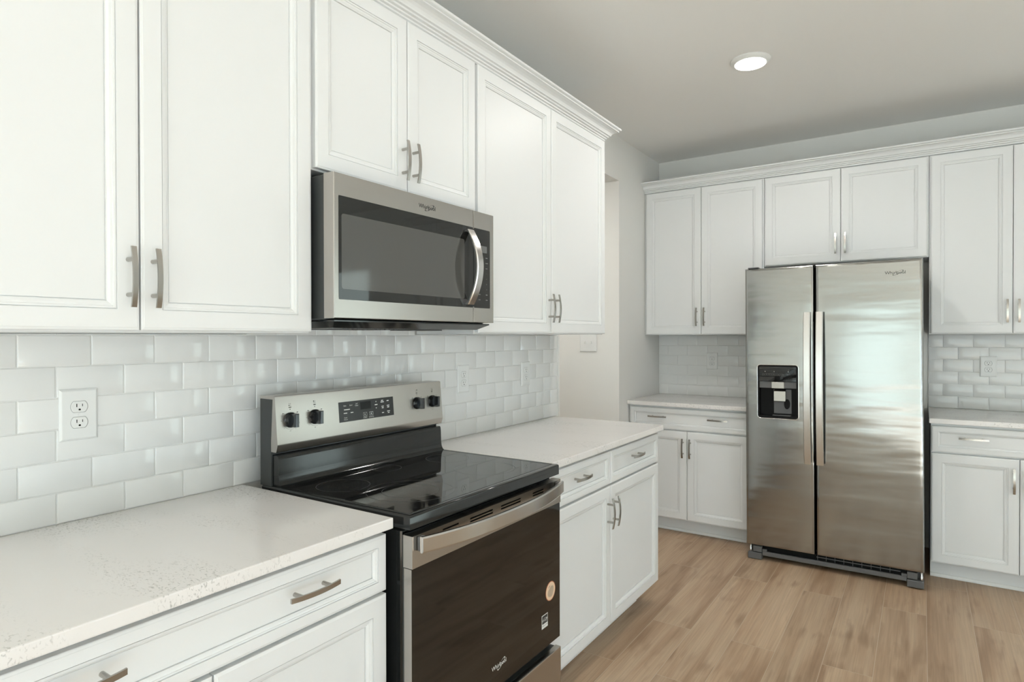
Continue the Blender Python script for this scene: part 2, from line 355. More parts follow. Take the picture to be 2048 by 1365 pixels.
# ------------------------------------------------------------------ cabinets
def shaker(s, a0, a1, z0, z1, d, t=.019, st=.045, mw=.020):
    f = d+t
    return s.rects(a0, a1, z0, z1, [(0, d), (0, f-.0028), (.0012, f-.0016), (.0055, f-.0006), (.0062, f), (st, f), (st+.0003, f-.0036), (st+.0016, f-.0036), (st+.0019, f-.0016), (st+mw*.30, f-.0022), (st+mw*.34, f-.0046),
                                    (st+mw*.58, f-.0054), (st+mw*.80, f-.0082), (st+mw*.88, f-.0086), (st+mw*.90, f-.0132), (st+mw*.98, f-.0132), (st+mw, f-.0114)])
HL = .131
def pull(M, a, d, z, horiz, parent):
    """arched flat bar pull on two posts; a,z = centre, d = face it is screwed to"""
    P = (lambda u, w, e: (a+u, d+e, z+w)) if horiz else (lambda u, w, e: (a+w, d+e, z+u))
    s = MB(M); ls = []; n = 14; w = .0052
    for k in range(n+1):
        u = -HL/2+HL*k/n; e = .0225+.0085*(1-(2*u/HL)**2); th = .0048
        ls.append([P(u, -w, e), P(u, w, e), P(u, w, e+th), P(u, -w, e+th)])
    s.loops(ls)
    for pu in (-.0381, .0381):
        s.loops([[P(pu+.0048*math.cos(2*math.pi*k/12), .0048*math.sin(2*math.pi*k/12), e) for k in range(12)] for e in (.0001, .027)])
    return s.build('handle', 'nickel', parent, smooth=40)
def door(M, root, a0, a1, z0, z1, d, hx=None, hz=None, hd=.019):
    p = shaker(MB(M), a0, a1, z0, z1, d).build('door', 'white', root)
    if hx is not None: pull(M, hx, d+hd, hz, False, p)
    return p
def drawer(M, root, a0, a1, z0, z1, d, hs=()):
    p = shaker(MB(M), a0, a1, z0, z1, d, st=.027, mw=.014).build('drawer_front', 'white', root)
    for h in hs: pull(M, h, d+.019, (z0+z1)/2+.013, True, p)
    return p
UD, BD = .305, .610
def upper(M, a0, a1, z0, z1, doors, label, group, hz=1.4905):
    root = thing('wall_cabinet', M((a0+a1)/2, UD/2, z0), label, 'cabinet', group)
    MB(M).box(a0, a1, .0095 if z0 < 1.4 else .0015, UD, z0, z1, .0012).build('body', 'white', root)
    for da0, da1, hx, *r in doors: door(M, root, da0, da1, z0+.005, z1-.006, UD+.0006, hx, hz)
    return root
def base(M, a0, a1, doors, drawers, label, group, toe_end=None):
    root = thing('base_cabinet', M((a0+a1)/2, BD/2, 0), label, 'cabinet', group)
    MB(M).box(a0, a1, .0015, BD, .100, .8765, .0012).build('body', 'white', root)
    MB(M).box(a0, a1 if toe_end is None else toe_end, .0015, BD-.075, 0.001, .0995).build('toe_kick', 'white', root)
    for da0, da1, hx in doors: door(M, root, da0, da1, .108, .7115, BD+.0006, hx, .600)
    for da0, da1, hs in drawers: drawer(M, root, da0, da1, .7205, .862, BD+.0006, hs)
    return root
GU, GB = 'white wall cabinets', 'white base cabinets'
upper(LEFT, .2165, 1.1385, 1.371, 2.421, [(.2215, .6745, .651), (.6785, 1.1335, .7025)], 'tall white wall cabinet left of the microwave, nearest the camera', GU)
upper(LEFT, 1.1405, 1.9060, 1.838, 2.421, [(1.1495, 1.5230, 1.4995), (1.5265, 1.9000, 1.5500)], 'short white two-door wall cabinet directly above the microwave', GU, 1.941)
upper(LEFT, 1.9080, 3.0660, 1.371, 2.421, [(1.9165, 2.4810, 2.4570), (2.4850, 3.0620, 2.5090)], 'tall white wall cabinet right of the microwave at the end of the range wall', GU)
upper(BACK, .0020, .8560, 1.371, 2.438, [(.0190, .4295, .4035), (.4330, .8470, .4580)], 'tall white wall cabinet in the far corner, left of the refrigerator', GU, 1.501)
upper(BACK, .8580, 1.7870, 1.834, 2.438, [(.8660, 1.3185, 1.2925), (1.3220, 1.7780, 1.3470)], 'short white two-door wall cabinet directly above the refrigerator', GU, 1.953)
upper(BACK, 1.7890, 2.5600, 1.371, 2.438, [(1.7985, 2.1775, 2.1535), (2.1810, 2.5520, 2.2050)], 'tall white wall cabinet right of the refrigerator above an outlet', GU, 1.501)
upper(BACK, 2.5620, 3.1600, 1.371, 2.438, [(2.5700, 2.8590, 2.8340), (2.8630, 3.1520, 2.8880)], 'white wall cabinet at the right end of the far wall, beyond the frame edge', GU, 1.501)
base(LEFT, .2045, 1.1200, [(.2090, .6590, .6340), (.6630, 1.1180, .6880)], [(.2090, 1.1180, (.4300, .8816))], 'white base cabinet left of the range with one wide two-handled drawer', GB)
base(LEFT, 1.9260, 3.0490, [(1.9310, 2.4640, 2.4320), (2.4680, 3.0465, 2.4900)], [(1.9310, 2.4640, (2.1700,)), (2.4680, 3.0465, (2.7350,))], 'white base cabinet right of the range with two drawers side by side', GB, 2.985)
base(BACK, .0040, .8460, [(.0200, .4255, .4020), (.4290, .8380, .4520)], [(.0200, .8380, (.2240, .6360))], 'white base cabinet in the far corner, left of the refrigerator', GB)
base(BACK, 1.7960, 2.5600, [(1.8010, 2.1790, 2.1560), (2.1830, 2.5550, 2.2080)], [(1.8010, 2.5550, (1.9870, 2.3700))], 'white base cabinet right of the refrigerator at the right edge', GB)
base(BACK, 2.5620, 3.1600, [(2.5670, 2.8590, 2.8340), (2.8630, 3.1550, 2.8880)], [(2.5670, 3.1550, (2.7100, 3.0100))], 'white base cabinet at the right end of the far wall, beyond the frame edge', GB)
for a0, a1, nm in ((.004, .846, 'left of'), (1.796, 3.16, 'right of')):
    o = MB(BACK).prism([(BD-.075+.0006, .001), (BD-.075+.013, .001), (BD-.075+.013, .008), (BD-.075+.008, .017), (BD-.075+.0006, .019)], a0, a1).build('shoe_molding', 'trimw')
    tag(o, 'white shoe molding along the toe kick %s the refrigerator' % nm, 'molding')

# crown molding: swept profile with mitred return
CP = [(0, 0), (.004, 0), (.0075, .0035), (.0075, .0095), (.0065, .0105), (.012, .0125), (.0125, .0185), (.0115, .0195), (.018, .0215), (.0195, .0270), (.0185, .0280), (.0240, .0300), (.0255, .0350), (.0290, .0430), (.0350, .0500), (.0420, .0540), (.0480, .0555), (.0480, .0600), (.0465, .0612), (.0535, .0640), (.0550, .0655), (.0550, .0735), (-.02, .0735), (-.02, 0)]
def crown(z0, path, label):
    """path: function(e) -> list of (x,y)"""
    s = MB(); n = len(path(0))
    s.loops([[(*path(e*(1.42 if e > 0 else 1))[i], z0+z*.97) for e, z in CP] for i in range(n)])
    return tag(s.build('crown_molding', 'white'), label, 'molding')
crown(2.4215, lambda e: [(.3065+e, .2165), (.3065+e, 3.067+e), (.001, 3.067+e)], 'white stepped crown molding on top of the cabinets above the range')
crown(2.4385, lambda e: [(.001, ROOM_Y1-.3065-e), (3.161+e, ROOM_Y1-.3065-e), (3.161+e, ROOM_Y1-.001)], 'white stepped crown molding on top of the far wall cabinets')

# countertops
def counter(M, a0, a1, label):
    return tag(MB(M).box(a0, a1, .0015, .648, .8775, .905, .003, 2).build('countertop', 'quartz', origin=M(a0, 0, .8775)), label, 'countertop')
counter(LEFT, .195, 1.1240, 'speckled white quartz countertop left of the range')
counter(LEFT, 1.9230, 3.0720, 'white quartz countertop right of the range')
counter(BACK, .0020, .8500, 'white quartz countertop in the far corner, left of the refrigerator')
counter(BACK, 1.7880, 3.1700, 'white quartz countertop right of the refrigerator')

# ------------------------------------------------------------------ outlets and switch
def outlet(M, a, z, d, label):
    root = thing('wall_outlet', M(a, d, z), label, 'outlet', 'white duplex outlets')
    w, h = .0422, .0635
    MB(M).rects(a-w, a+w, z-h, z+h, [(0, d), (0, d+.0022), (.0045, d+.0056), (.006, d+.006)]).build('plate', 'plastic', root)
    for dz in (.0195, -.0195):
        s = MB(M); pts = []
        for k in range(40):
            t = 2*math.pi*k/40; x, y = .0176*math.cos(t), .0176*math.sin(t); pts.append((x, max(-.0132, min(.0132, y))))
        s.loops([[(a+x*q, dd, z+dz+y*q) for x, y in pts] for q, dd in ((1.05, d+.0061), (1.05, d+.0062), (1, d+.0072), (.97, d+.0078))])
        rc = s.build('receptacle', 'plastic', root)
        sl = MB(M)
        sl.box(a-.0071, a-.0052, d+.0079, d+.0081, z+dz-.0005, z+dz+.0075); sl.box(a+.0054, a+.0070, d+.0079, d+.0081, z+dz+.0005, z+dz+.0068)
        sl.loops([[(a+.0026*math.cos(2*math.pi*k/14), dd, z+dz-.0072+max(-.0018, .0026*math.sin(2*math.pi*k/14))) for k in range(14)] for dd in (d+.0079, d+.0081)])
        sl.build('slots', 'slot', rc)
        rim = MB(M); rim.loops([[(a+x*q, dd, z+dz+y*q) for x, y in pts] for q, dd in ((1.05, d+.00605), (1.09, d+.00615))], False, False).build('gap_line', 'mgrey', rc)
    MB(M).cyl_d(a, z, [(.0028, d+.006), (.0028, d+.0068), (.002, d+.0071)], 14).build('screw', 'plastic', root)
    return root
outlet(LEFT, .6770, 1.1690, .0092, 'large white outlet nearest the camera on the tile left of the range')
outlet(LEFT, 2.2180, 1.1690, .0092, 'white outlet on the tile just right of the range backguard')
outlet(LEFT, 2.7480, 1.1650, .0092, 'white outlet on the tile near the end of the range wall')
outlet(BACK, .4235, 1.1730, .0092, 'white outlet in the far corner, left of the refrigerator')
outlet(BACK, 2.0925, 1.1725, .0092, 'white outlet on the tile right of the refrigerator')
sw = thing('light_switch', PASS(-.235, 0, 1.318), 'white double light switch on the grey passage wall past the cabinets', 'switch')
MB(PASS).rects(-.302, -.170, 1.252, 1.384, [(0, .0005), (0, .003), (.004, .006), (.006, .0064)]).build('plate', 'plastic', sw)
for a in (-.259, -.213):
    MB(PASS).box(a-.005, a+.005, .0066, .016, 1.309, 1.327, .002).build('toggle', 'plastic', sw)
    for z in (1.288, 1.348): MB(PASS).cyl_d(a, z, [(.003, .0064), (.003, .0072), (.0022, .0075)], 12).build('screw', 'plastic', sw)

# ------------------------------------------------------------------ ceiling lights
def can(x, y, label, energy=5, CEIL=CEIL):
    root = thing('ceiling_light', (x, y, CEIL), label, 'light', 'round recessed ceiling lights')
    MB().cyl_z(x, y, [(.0955, CEIL-.0005), (.0955, CEIL-.006), (.090, CEIL-.010), (.082, CEIL-.016), (.074, CEIL-.018), (.074, CEIL-.001)], 56).build('trim_ring', 'plastic', root, smooth=40)
    MB().cyl_z(x, y, [(.0735, CEIL-.0185), (.0735, CEIL-.0200), (.066, CEIL-.0215), (.02, CEIL-.0225)], 48).build('diffuser', 'lamp', root, smooth=40)
    l = bpy.data.lights.new('lamp_light', 'AREA'); l.shape = 'DISK'; l.size = .14; l.energy = energy; l.color = (1, .97, .93)
    o = bpy.data.objects.new('lamp_light', l); C.objects.link(o); o.parent = root; o.location = (0, 0, -.026)
can(1.035, 3.245, 'lit recessed ceiling light between the two cabinet runs', 11)
can(1.05, 2.05, 'lit recessed ceiling light over the floor in front of the range', 2.8)
can(1.05, .85, 'lit recessed ceiling light over the floor nearest the camera', .5)

can(-.9, 3.56, 'unseen ceiling light added to brighten the side passage', 11, 2.444)  # unseen lamp, added to brighten the passage wall

# ------------------------------------------------------------------ range
RY0, RY1 = 1.143, 1.905; RC = (RY0+RY1)/2
rg = thing('range', (.35, RC, 0), 'stainless steel and black freestanding electric range with glass cooktop', 'range')
MB(LEFT).box(RY0+.004, RY1-.004, .03, .652, .045, .868, .004).build('body', 'enamel', rg)
for a in (RY0+.05, RY1-.05):
    for d in (.09, .58): MB(LEFT).cyl_z(a, d, [(.018, .001), (.018, .012), (.010, .014), (.010, .05)], 14).build('levelling_foot', 'dgrey', rg)
# cooktop: black enamel rim with ceramic glass
s = MB(LEFT)
def ct(ins, z): return [(RY0+ins, .075, z), (RY1-ins, .075, z), (RY1-ins, .686-ins, z), (RY0+ins, .686-ins, z)]
s.loops([ct(.006, .8715), ct(.0, .8735), ct(.0, .903), ct(.0022, .9075), ct(.006, .9092), ct(.017, .9095), ct(.0195, .9080)])
cook = s.build('cooktop', 'enamel', rg, smooth=40)
MB(LEFT).box(RY0+.020, RY1-.020, .150, .664, .9000, .9086, .0006).build('cooktop_glass', 'bglass', cook)
for a, d, rr in ((RC-.250, .290, (.080,)), (RC-.185, .505, (.128, .083)), (RC+.250, .285, (.080,)), (RC+.185, .505, (.105,)), (RC, .22, (.052,))):
    for r in rr: MB(LEFT).disc_ring(a, d, .9089, r-.0009, r, 64).build('burner_ring', 'ring', cook, flat_normals=True)
# rear riser and back guard
s = MB(LEFT)
pr = [(.075, .905), (.165, .9085), (.1575, .914), (.1520, .925), (.1490, .945), (.1480, .985), (.1465, .9965), (.1430, 1.0015), (.075, 1.0020)]
s.prism(pr, RY0+.006, RY1-.006)
bmesh.ops.recalc_face_normals(s.bm, faces=s.bm.faces)
s.build('rear_riser', 'enamel', rg, smooth=30)
s = MB(LEFT); s.prism([(.066, .908), (.120, .908), (.120, 1.04), (.128, 1.172), (.066, 1.172)], RY0+.0015, RY0+.006); s.prism([(.066, .908), (.120, .908), (.120, 1.04), (.128, 1.172), (.066, 1.172)], RY1-.006, RY1-.0015)
s.box(RY0+.006, RY1-.006, .068, .118, 1.003, 1.168)
s.build('backguard_case', 'case', rg)
GF = lambda z: .1395+(1.182-z)*(.152-.1395)/(1.182-1.036)      # front of the tilted control face at height z
s = MB(LEFT)
pr = [(.066, 1.173), (.066, 1.1785), (.070, 1.1815), (.1345, 1.1825), (.1390, 1.1805), (GF(1.176), 1.176), (.1522, 1.038), (.1520, 1.033), (.1462, 1.0145), (.1440, 1.0130), (.121, 1.0135), (.121, 1.040), (.1295, 1.172)]
s.prism(pr, RY0, RY1)
bg = s.build('control_panel', 'steel', rg, smooth=30)
s = MB(LEFT)
z0, z1, a0, a1 = 1.0755, 1.1425, 1.382, 1.634
s.loops([[(a0, GF(z0), z0), (a1, GF(z0), z0), (a1, GF(z1), z1), (a0, GF(z1), z1)], [(a0, GF(z0)+.001, z0), (a1, GF(z0)+.001, z0), (a1, GF(z1)+.001, z1), (a0, GF(z1)+.001, z1)]])
dp = s.build('display', 'display', bg)
s = MB(LEFT); dz = lambda z: GF(z)+.0012
s.box(1.476, 1.524, .1448, .1449, 1.110, 1.136)
for v in s.bm.verts: v.co.x = GF(v.co.z)+.0011
s.build('clock_window', 'lcd' if False else 'display', dp)
s = MB(LEFT)
def lab(t, a, z, sz=.0062): text_mesh(s, t, sz, a, dz(z), z, 0)
for t, a, z in (('Bake', 1.408, 1.1290), ('Broil', 1.434, 1.1290), ('Self', 1.459, 1.1320), ('Clean', 1.459, 1.1260), ('Keep', 1.4085, 1.0895), ('Warm', 1.4085, 1.0830), ('START', 1.4955, 1.0810), ('CANCEL', 1.5240, 1.0810)): lab(t, a, z)
for a, z, w in ((1.4160, 1.1160, .026), (1.4085, 1.1045, .015), (1.4370, 1.1045, .012), (1.5490, 1.1205, .013), (1.5790, 1.1330, .010), (1.5790, 1.1275, .016), (1.6060, 1.1300, .010), (1.5800, 1.1120, .011), (1.5800, 1.1065, .009),
                (1.6070, 1.1130, .012), (1.6070, 1.1070, .010), (1.5800, 1.0895, .010), (1.6080, 1.0925, .014), (1.6080, 1.0870, .009)): dash(s, a, z, w, .0030, dz)
for a in (1.4955, 1.5240):                                                                  # outlined start and cancel keys
    w, h, z = .0085, .0062, 1.0925
    for (q0, q1, q2, q3) in ((a-w, a+w, z+h-.0008, z+h), (a-w, a+w, z-h, z-h+.0008), (a-w, a-w+.0008, z-h, z+h), (a+w-.0008, a+w, z-h, z+h)):
        s.f([s.v(q0, dz(q2), q2), s.v(q1, dz(q2), q2), s.v(q1, dz(q3), q3), s.v(q0, dz(q3), q3)])
s.f([s.v(1.4930, dz(1.0900), 1.0900), s.v(1.4985, dz(1.0925), 1.0925), s.v(1.4930, dz(1.0950), 1.0950)])
s.f([s.v(1.5215, dz(1.0903), 1.0903), s.v(1.5265, dz(1.0903), 1.0903), s.v(1.5265, dz(1.0947), 1.0947), s.v(1.5215, dz(1.0947), 1.0947)])
for z, q in ((1.1300, 1), (1.1105, -1)): s.f([s.v(1.5460, dz(z), z), s.v(1.5520, dz(z), z), s.v(1.5490, dz(z+.004*q), z+.004*q)])
s.build('lettering', 'ink', dp, flat_normals=True)
for a, lt in ((RC-.330, 'LF'), (RC-.238, 'LR'), (RC+.238, 'RR'), (RC+.326, 'RF')):
    z = 1.1065; g = GF(z)
    k = MB(LEFT); k.cyl_d(a, z, [(.0235, g+.0002), (.0235, g+.004), (.0215, g+.0065), (.0205, g+.014), (.0195, g+.016)], 36)
    kn = k.build('knob', 'knob', bg, smooth=35)
    kk = MB(LEFT); ls = []
    for d_, w_, h_ in ((g+.012, .0085, .0200), (g+.030, .0066, .0205), (g+.0335, .0058, .0200), (g+.0348, .0042, .0190)):
        ls.append([(a-w_, d_, z-h_), (a+w_, d_, z-h_), (a+w_, d_, z+h_), (a-w_, d_, z+h_)])
    kk.loops(ls); kk.build('grip', 'knob', kn)
    m_ = MB(LEFT); n = 40
    for (t0, t1) in ((130, 410),):
        for i in range(n):
            p, q = math.radians(t0+(t1-t0)*i/n), math.radians(t0+(t1-t0)*(i+1)/n)
            pts = [(a+r*math.cos(t), z+r*math.sin(t)) for r, t in ((.0282, p), (.0282, q), (.0287, q), (.0287, p))]
            m_.f([m_.v(x, GF(y)+.0003, y) for x, y in pts])
    for q_ in range(4):                                                                     # four-burner symbol over an off mark
        u_, w_ = (q_ % 2-.5)*.0052, (q_//2-.5)*.0052
        big = (lt == 'LF' and q_ == 0) or (lt == 'LR' and q_ == 2) or (lt == 'RF' and q_ == 1) or (lt == 'RR' and q_ == 3)
        dash(m_, a+u_, z+.047+w_, .0034 if big else .0018, .0034 if big else .0018, lambda y: GF(y)+.0003)
    dash(m_, a, z+.0385, .009, .0026, lambda y: GF(y)+.0003)
    m_.f([m_.v(a-.002, GF(z)+.0002-.0027, z+.0335), m_.v(a+.002, GF(z)+.0002-.0027, z+.0335), m_.v(a, GF(z)+.0004-.0026, z+.030)])
    for t, ang in (('HI', 40), ('MED', 265), ('LO', 140), ('2', 180), ('4', 225), ('6', 300), ('8', 340)):
        r = .0335; x, y = a+r*math.cos(math.radians(ang)), z+r*math.sin(math.radians(ang)); dash(m_, x, y, .0045 if len(t) > 1 else .0016, .0022, lambda q: GF(q)+.0003)
    m_.build('dial_marks', 'inkd', bg, flat_normals=True)
# oven door
s = MB(LEFT)
s.box(RY0+.0015, RY1-.0015, .656, .6835, .298, .8580, .003)
od = s.build('oven_door', 'case', rg)
s = MB(LEFT)                                                                                # steel band with four vent groups cut as a grid
holes = []
for a0, a1, rows in ((1.262, 1.330, 1), (1.382, 1.492, 2), (1.535, 1.645, 2), (1.718, 1.786, 2)):
    for r in range(rows): holes.append((a0, a1, .8430-.0085*r, .8475-.0085*r))
xs = sorted({RY0+.001, RY1-.001, *[h[0] for h in holes], *[h[1] for h in holes]}); zs = sorted({.776, .8580, *[h[2] for h in holes], *[h[3] for h in holes]})
G = {(i, j): s.v(x, .6930, z) for i, x in enumerate(xs) for j, z in enumerate(zs)}
for i in range(len(xs)-1):
    for j in range(len(zs)-1):
        am, zm = (xs[i]+xs[i+1])/2, (zs[j]+zs[j+1])/2
        if not any(h[0] < am < h[1] and h[2] < zm < h[3] for h in holes): s.f([G[i, j], G[i+1, j], G[i+1, j+1], G[i, j+1]])
nX, nZ = len(xs)-1, len(zs)-1
ring = [G[i, 0] for i in range(nX)]+[G[nX, j] for j in range(nZ)]+[G[i, nZ] for i in range(nX, 0, -1)]+[G[0, j] for j in range(nZ, 0, -1)]
bk = [s.bm.verts.new(v.co-Vector((.0092 if True else 0, 0, 0))) for v in ring]
bk2 = [s.bm.verts.new(Vector((.662, v.co.y, v.co.z))) for v in ring]
for i in range(len(ring)):
    j = (i+1) % len(ring); s.f([ring[i], ring[j], bk[j], bk[i]]); s.f([bk[i], bk[j], bk2[j], bk2[i]])
s.build('door_band', 'steel', od)
MB(LEFT).box(RY0+.004, RY1-.004, .6832, .6838, .83, .852).build('vent_shadow_box', 'slot', od)
gl = MB(LEFT).box(RY0+.0015, RY1-.0015, .6840, .6905, .3000, .7755, .0012).build('door_glass', 'oglass', od)
s = MB(LEFT); s.box(RY0+.001, RY0+.0012, .664, .690, .302, .774)
s.build('door_edge', 'steel', od)
s = MB(LEFT); n = 24; ls = []
for k in range(n+1):
    u = -1+2*k/n; a = RC+u*.364; e = .012+.040*(1-abs(u)**2.4); zc = .8360-.004*(1-u*u)
    th = .010; h = .0205
    ls.append([(a, .693+e, zc-h), (a, .693+e, zc+h), (a, .693+e+th*.7, zc+h), (a, .693+e+th, zc+h-.004), (a, .693+e+th, zc-h+.004), (a, .693+e+th*.7, zc-h)])
s.loops(ls)
hd = s.build('handle', 'handle', od, smooth=30)
for sg in (-1, 1): MB(LEFT).box(RC+sg*.352-.011, RC+sg*.352+.011, .6932, .7095, .818, .854, .002).build('handle_mount', 'dgrey', hd)  # steel mounts; dark grey stands in for the dark reflection on them
# lettering and stickers on the glass
s = MB(LEFT); text_mesh(s, 'Whirlpool', .0185, 1.527, .6908, .3655, 0); swoosh(s, 1.538, .6909, .3650, .024, .0062, .55, .16)
s.build('lettering', 'ink', gl, flat_normals=True)
st = MB(LEFT).cyl_d(1.8370, .4830, [(.0330, .6906), (.0330, .6909)], 40).build('round_sticker', 'rust', gl); tag(st, 'round peach sticker')
MB(LEFT).cyl_d(1.8370, .4830, [(.0305, .6909), (.0305, .6911)], 40).build('sticker_face', 'orange', st)
s = MB(LEFT)
for o_, w in ((.019, .012), (.010, .030), (.0045, .040), (-.001, .042), (-.0065, .040), (-.012, .032), (-.0185, .016)):
    dash(s, 1.8370-o_*math.sin(.5), .4830+o_*math.cos(.5), w, .0022, .6912, .5)
s.build('sticker_text', 'inkd', st, flat_normals=True)
sq = MB(LEFT).box(1.778, 1.818, .6906, .6909, .371, .4165).build('square_label', 'ink', gl); tag(sq, 'small black and white square label')
s = MB(LEFT); s.box(1.7805, 1.8155, .6910, .6911, .3865, .4140); s.build('label_field', 'inkd', sq)
s = MB(LEFT)
for k in range(14):
    t0, t1 = math.radians(35+110*k/14), math.radians(35+110*(k+1)/14)
    s.f([s.v(1.798+r*math.cos(t), .6913, .3925+r*math.sin(t)*.8) for r, t in ((.0150, t0), (.0150, t1), (.0162, t1), (.0162, t0))])
text_mesh(s, 'energy', .0115, 1.796, .6913, .3985, 0)
star = [(1.8095+(.0048 if k % 2 == 0 else .0020)*math.sin(k*math.pi/5), .4015+(.0048 if k % 2 == 0 else .0020)*math.cos(k*math.pi/5)) for k in range(10)]
s.f([s.v(x, .6914, y) for x, y in star]); s.build('label_print', 'ink', sq, flat_normals=True)
s = MB(LEFT); text_mesh(s, 'ENERGY STAR', .0052, 1.798, .6911, .3800, 0); s.build('label_text', 'inkd', sq, flat_normals=True)
# storage drawer
s = MB(LEFT); s.box(RY0+.002, RY1-.002, .650, .690, .050, .262, .002)
dw = s.build('storage_drawer', 'case', rg)
s = MB(LEFT); s.box(RY0+.001, RY1-.001, .672, .6945, .052, .2660, .0035, 2); s.build('drawer_panel', 'steel', dw)

# ------------------------------------------------------------------ microwave
mw = thing('microwave', (.2, RC, 1.388), 'stainless steel over-the-range microwave mounted below the short cabinet', 'microwave')
MB(LEFT).box(RY0+.004, RY1-.004, .012, .362, 1.409, 1.8180, .004).build('body', 'case', mw)
s = MB(LEFT)
s.loops([[(RY0+.012, .03, 1.408), (RY1-.012, .03, 1.408), (RY1-.012, .392, 1.408), (RY0+.012, .392, 1.408)],
         [(RY0+.012, .03, 1.404), (RY1-.012, .03, 1.404), (RY1-.012, .392, 1.404), (RY0+.012, .392, 1.404)],
         [(RY0+.040, .05, 1.386), (RY1-.040, .05, 1.386), (RY1-.040, .352, 1.386), (RY0+.040, .352, 1.386)]])
s.build('underside_pan', 'enamel', mw, smooth=20)
s = MB(LEFT)
for k in range(12): s.box(RC-.22+k*.020, RC-.208+k*.020, .10, .26, 1.3835, 1.3858)
s.build('grease_filter', 'mgrey', mw)
MB(LEFT).box(RC+.08, RC+.24, .16, .27, 1.3825, 1.3858, .001).build('task_lamp_lens', 'dgrey', mw)
def framed(s, a0, a1, z0, z1, ga0, ga1, gz0, gz1, d0, d1, r, open_l=False):
    """steel face plate with a rectangular opening, hollow behind the rim"""
    s.loops([[(a0, d0, z0), (a1, d0, z0), (a1, d0, z1), (a0, d0, z1)], [(a0, d1-.003, z0), (a1, d1-.003, z0), (a1, d1-.003, z1), (a0, d1-.003, z1)],
             [(a0+.0008, d1-.0008, z0+.0008), (a1-.0008, d1-.0008, z0+.0008), (a1-.0008, d1-.0008, z1-.0008), (a0+.0008, d1-.0008, z1-.0008)],
             [(a0+.002, d1, z0+.002), (a1-.002, d1, z0+.002), (a1-.002, d1, z1-.002), (a0+.002, d1, z1-.002)],
             [(ga0, d1, gz0), (ga1, d1, gz0), (ga1, d1, gz1), (ga0, d1, gz1)], [(ga0+.001, d1-.003, gz0+.001), (ga1-.001, d1-.003, gz0+.001), (ga1-.001, d1-.003, gz1-.001), (ga0+.001, d1-.003, gz1-.001)]])
    return s
SP = 1.7785; MF = .4050
md = framed(MB(LEFT), RY0+.0005, SP-.0008, 1.4125, 1.8180, 1.1605, SP-.0020, 1.4660, 1.7550, .364, MF, 0).build('door', 'steel', mw)
MB(LEFT).rrect(1.1600, SP-.0010, 1.4655, 1.7555, .006, [(0, MF-.002), (0, MF+.0002), (.0004, MF+.0005)], 4).build('door_glass', 'mglass', md)
MB(LEFT).rrect(1.1705, 1.7260, 1.4950, 1.7060, .008, [(0, MF+.0006), (.0001, MF+.0007)], 4).build('window', 'mwin', md)
s = MB(LEFT); text_mesh(s, 'Whirlpool', .0195, 1.530, MF+.0004, 1.7845, 0); swoosh(s, 1.541, MF+.0005, 1.7835, .025, .0060, .45, .16); s.build('lettering', 'inkd', md, flat_normals=True)
s = MB(LEFT); ls = []; n = 22
for k in range(n+1):
    u = -1+2*k/n; z = 1.6085+u*.1335; e = .006+.043*(1-u*u); a = 1.7475; w = .0175; th = .009
    ls.append([(a-w, MF+e, z), (a+w, MF+e, z), (a+w, MF+e+th*.6, z), (a+w-.003, MF+e+th, z), (a-w+.003, MF+e+th, z), (a-w, MF+e+th*.6, z)])
s.loops(ls)
for zc in (1.4790, 1.7380): s.box(1.734, 1.761, MF+.0008, MF+.012, zc-.004, zc+.004)
s.build('handle', 'handle', md, smooth=30)
mp_ = framed(MB(LEFT), SP+.0008, RY1-.0005, 1.4125, 1.8180, SP+.0020, 1.8800, 1.4660, 1.7550, .364, MF, 0).build('control_panel', 'steel', mw)
MB(LEFT).rrect(SP+.0010, 1.8805, 1.4655, 1.7555, .008, [(0, MF-.002), (0, MF+.0002), (.0004, MF+.0005)], 4).build('touch_glass', 'mglass', mp_)
MB(LEFT).box(1.815, 1.8600, MF+.0006, MF+.0009, 1.6700, 1.6950).build('clock_window', 'lcd', mp_)
rows = [(.014, .012), (.012, .016), (.013, .012), (.003, .003), (.003, .003), (.003, .003), (.004, .003), (.014, .010), (.012, .011)]
for c_, a in enumerate((1.8130, 1.8580)):
    s = MB(LEFT)
    for i, w_ in enumerate(rows): dash(s, a, 1.652-.0195*i, w_[c_], .0030, MF+.0008)
    s.build('key_lettering', 'lcd', mp_, flat_normals=True)

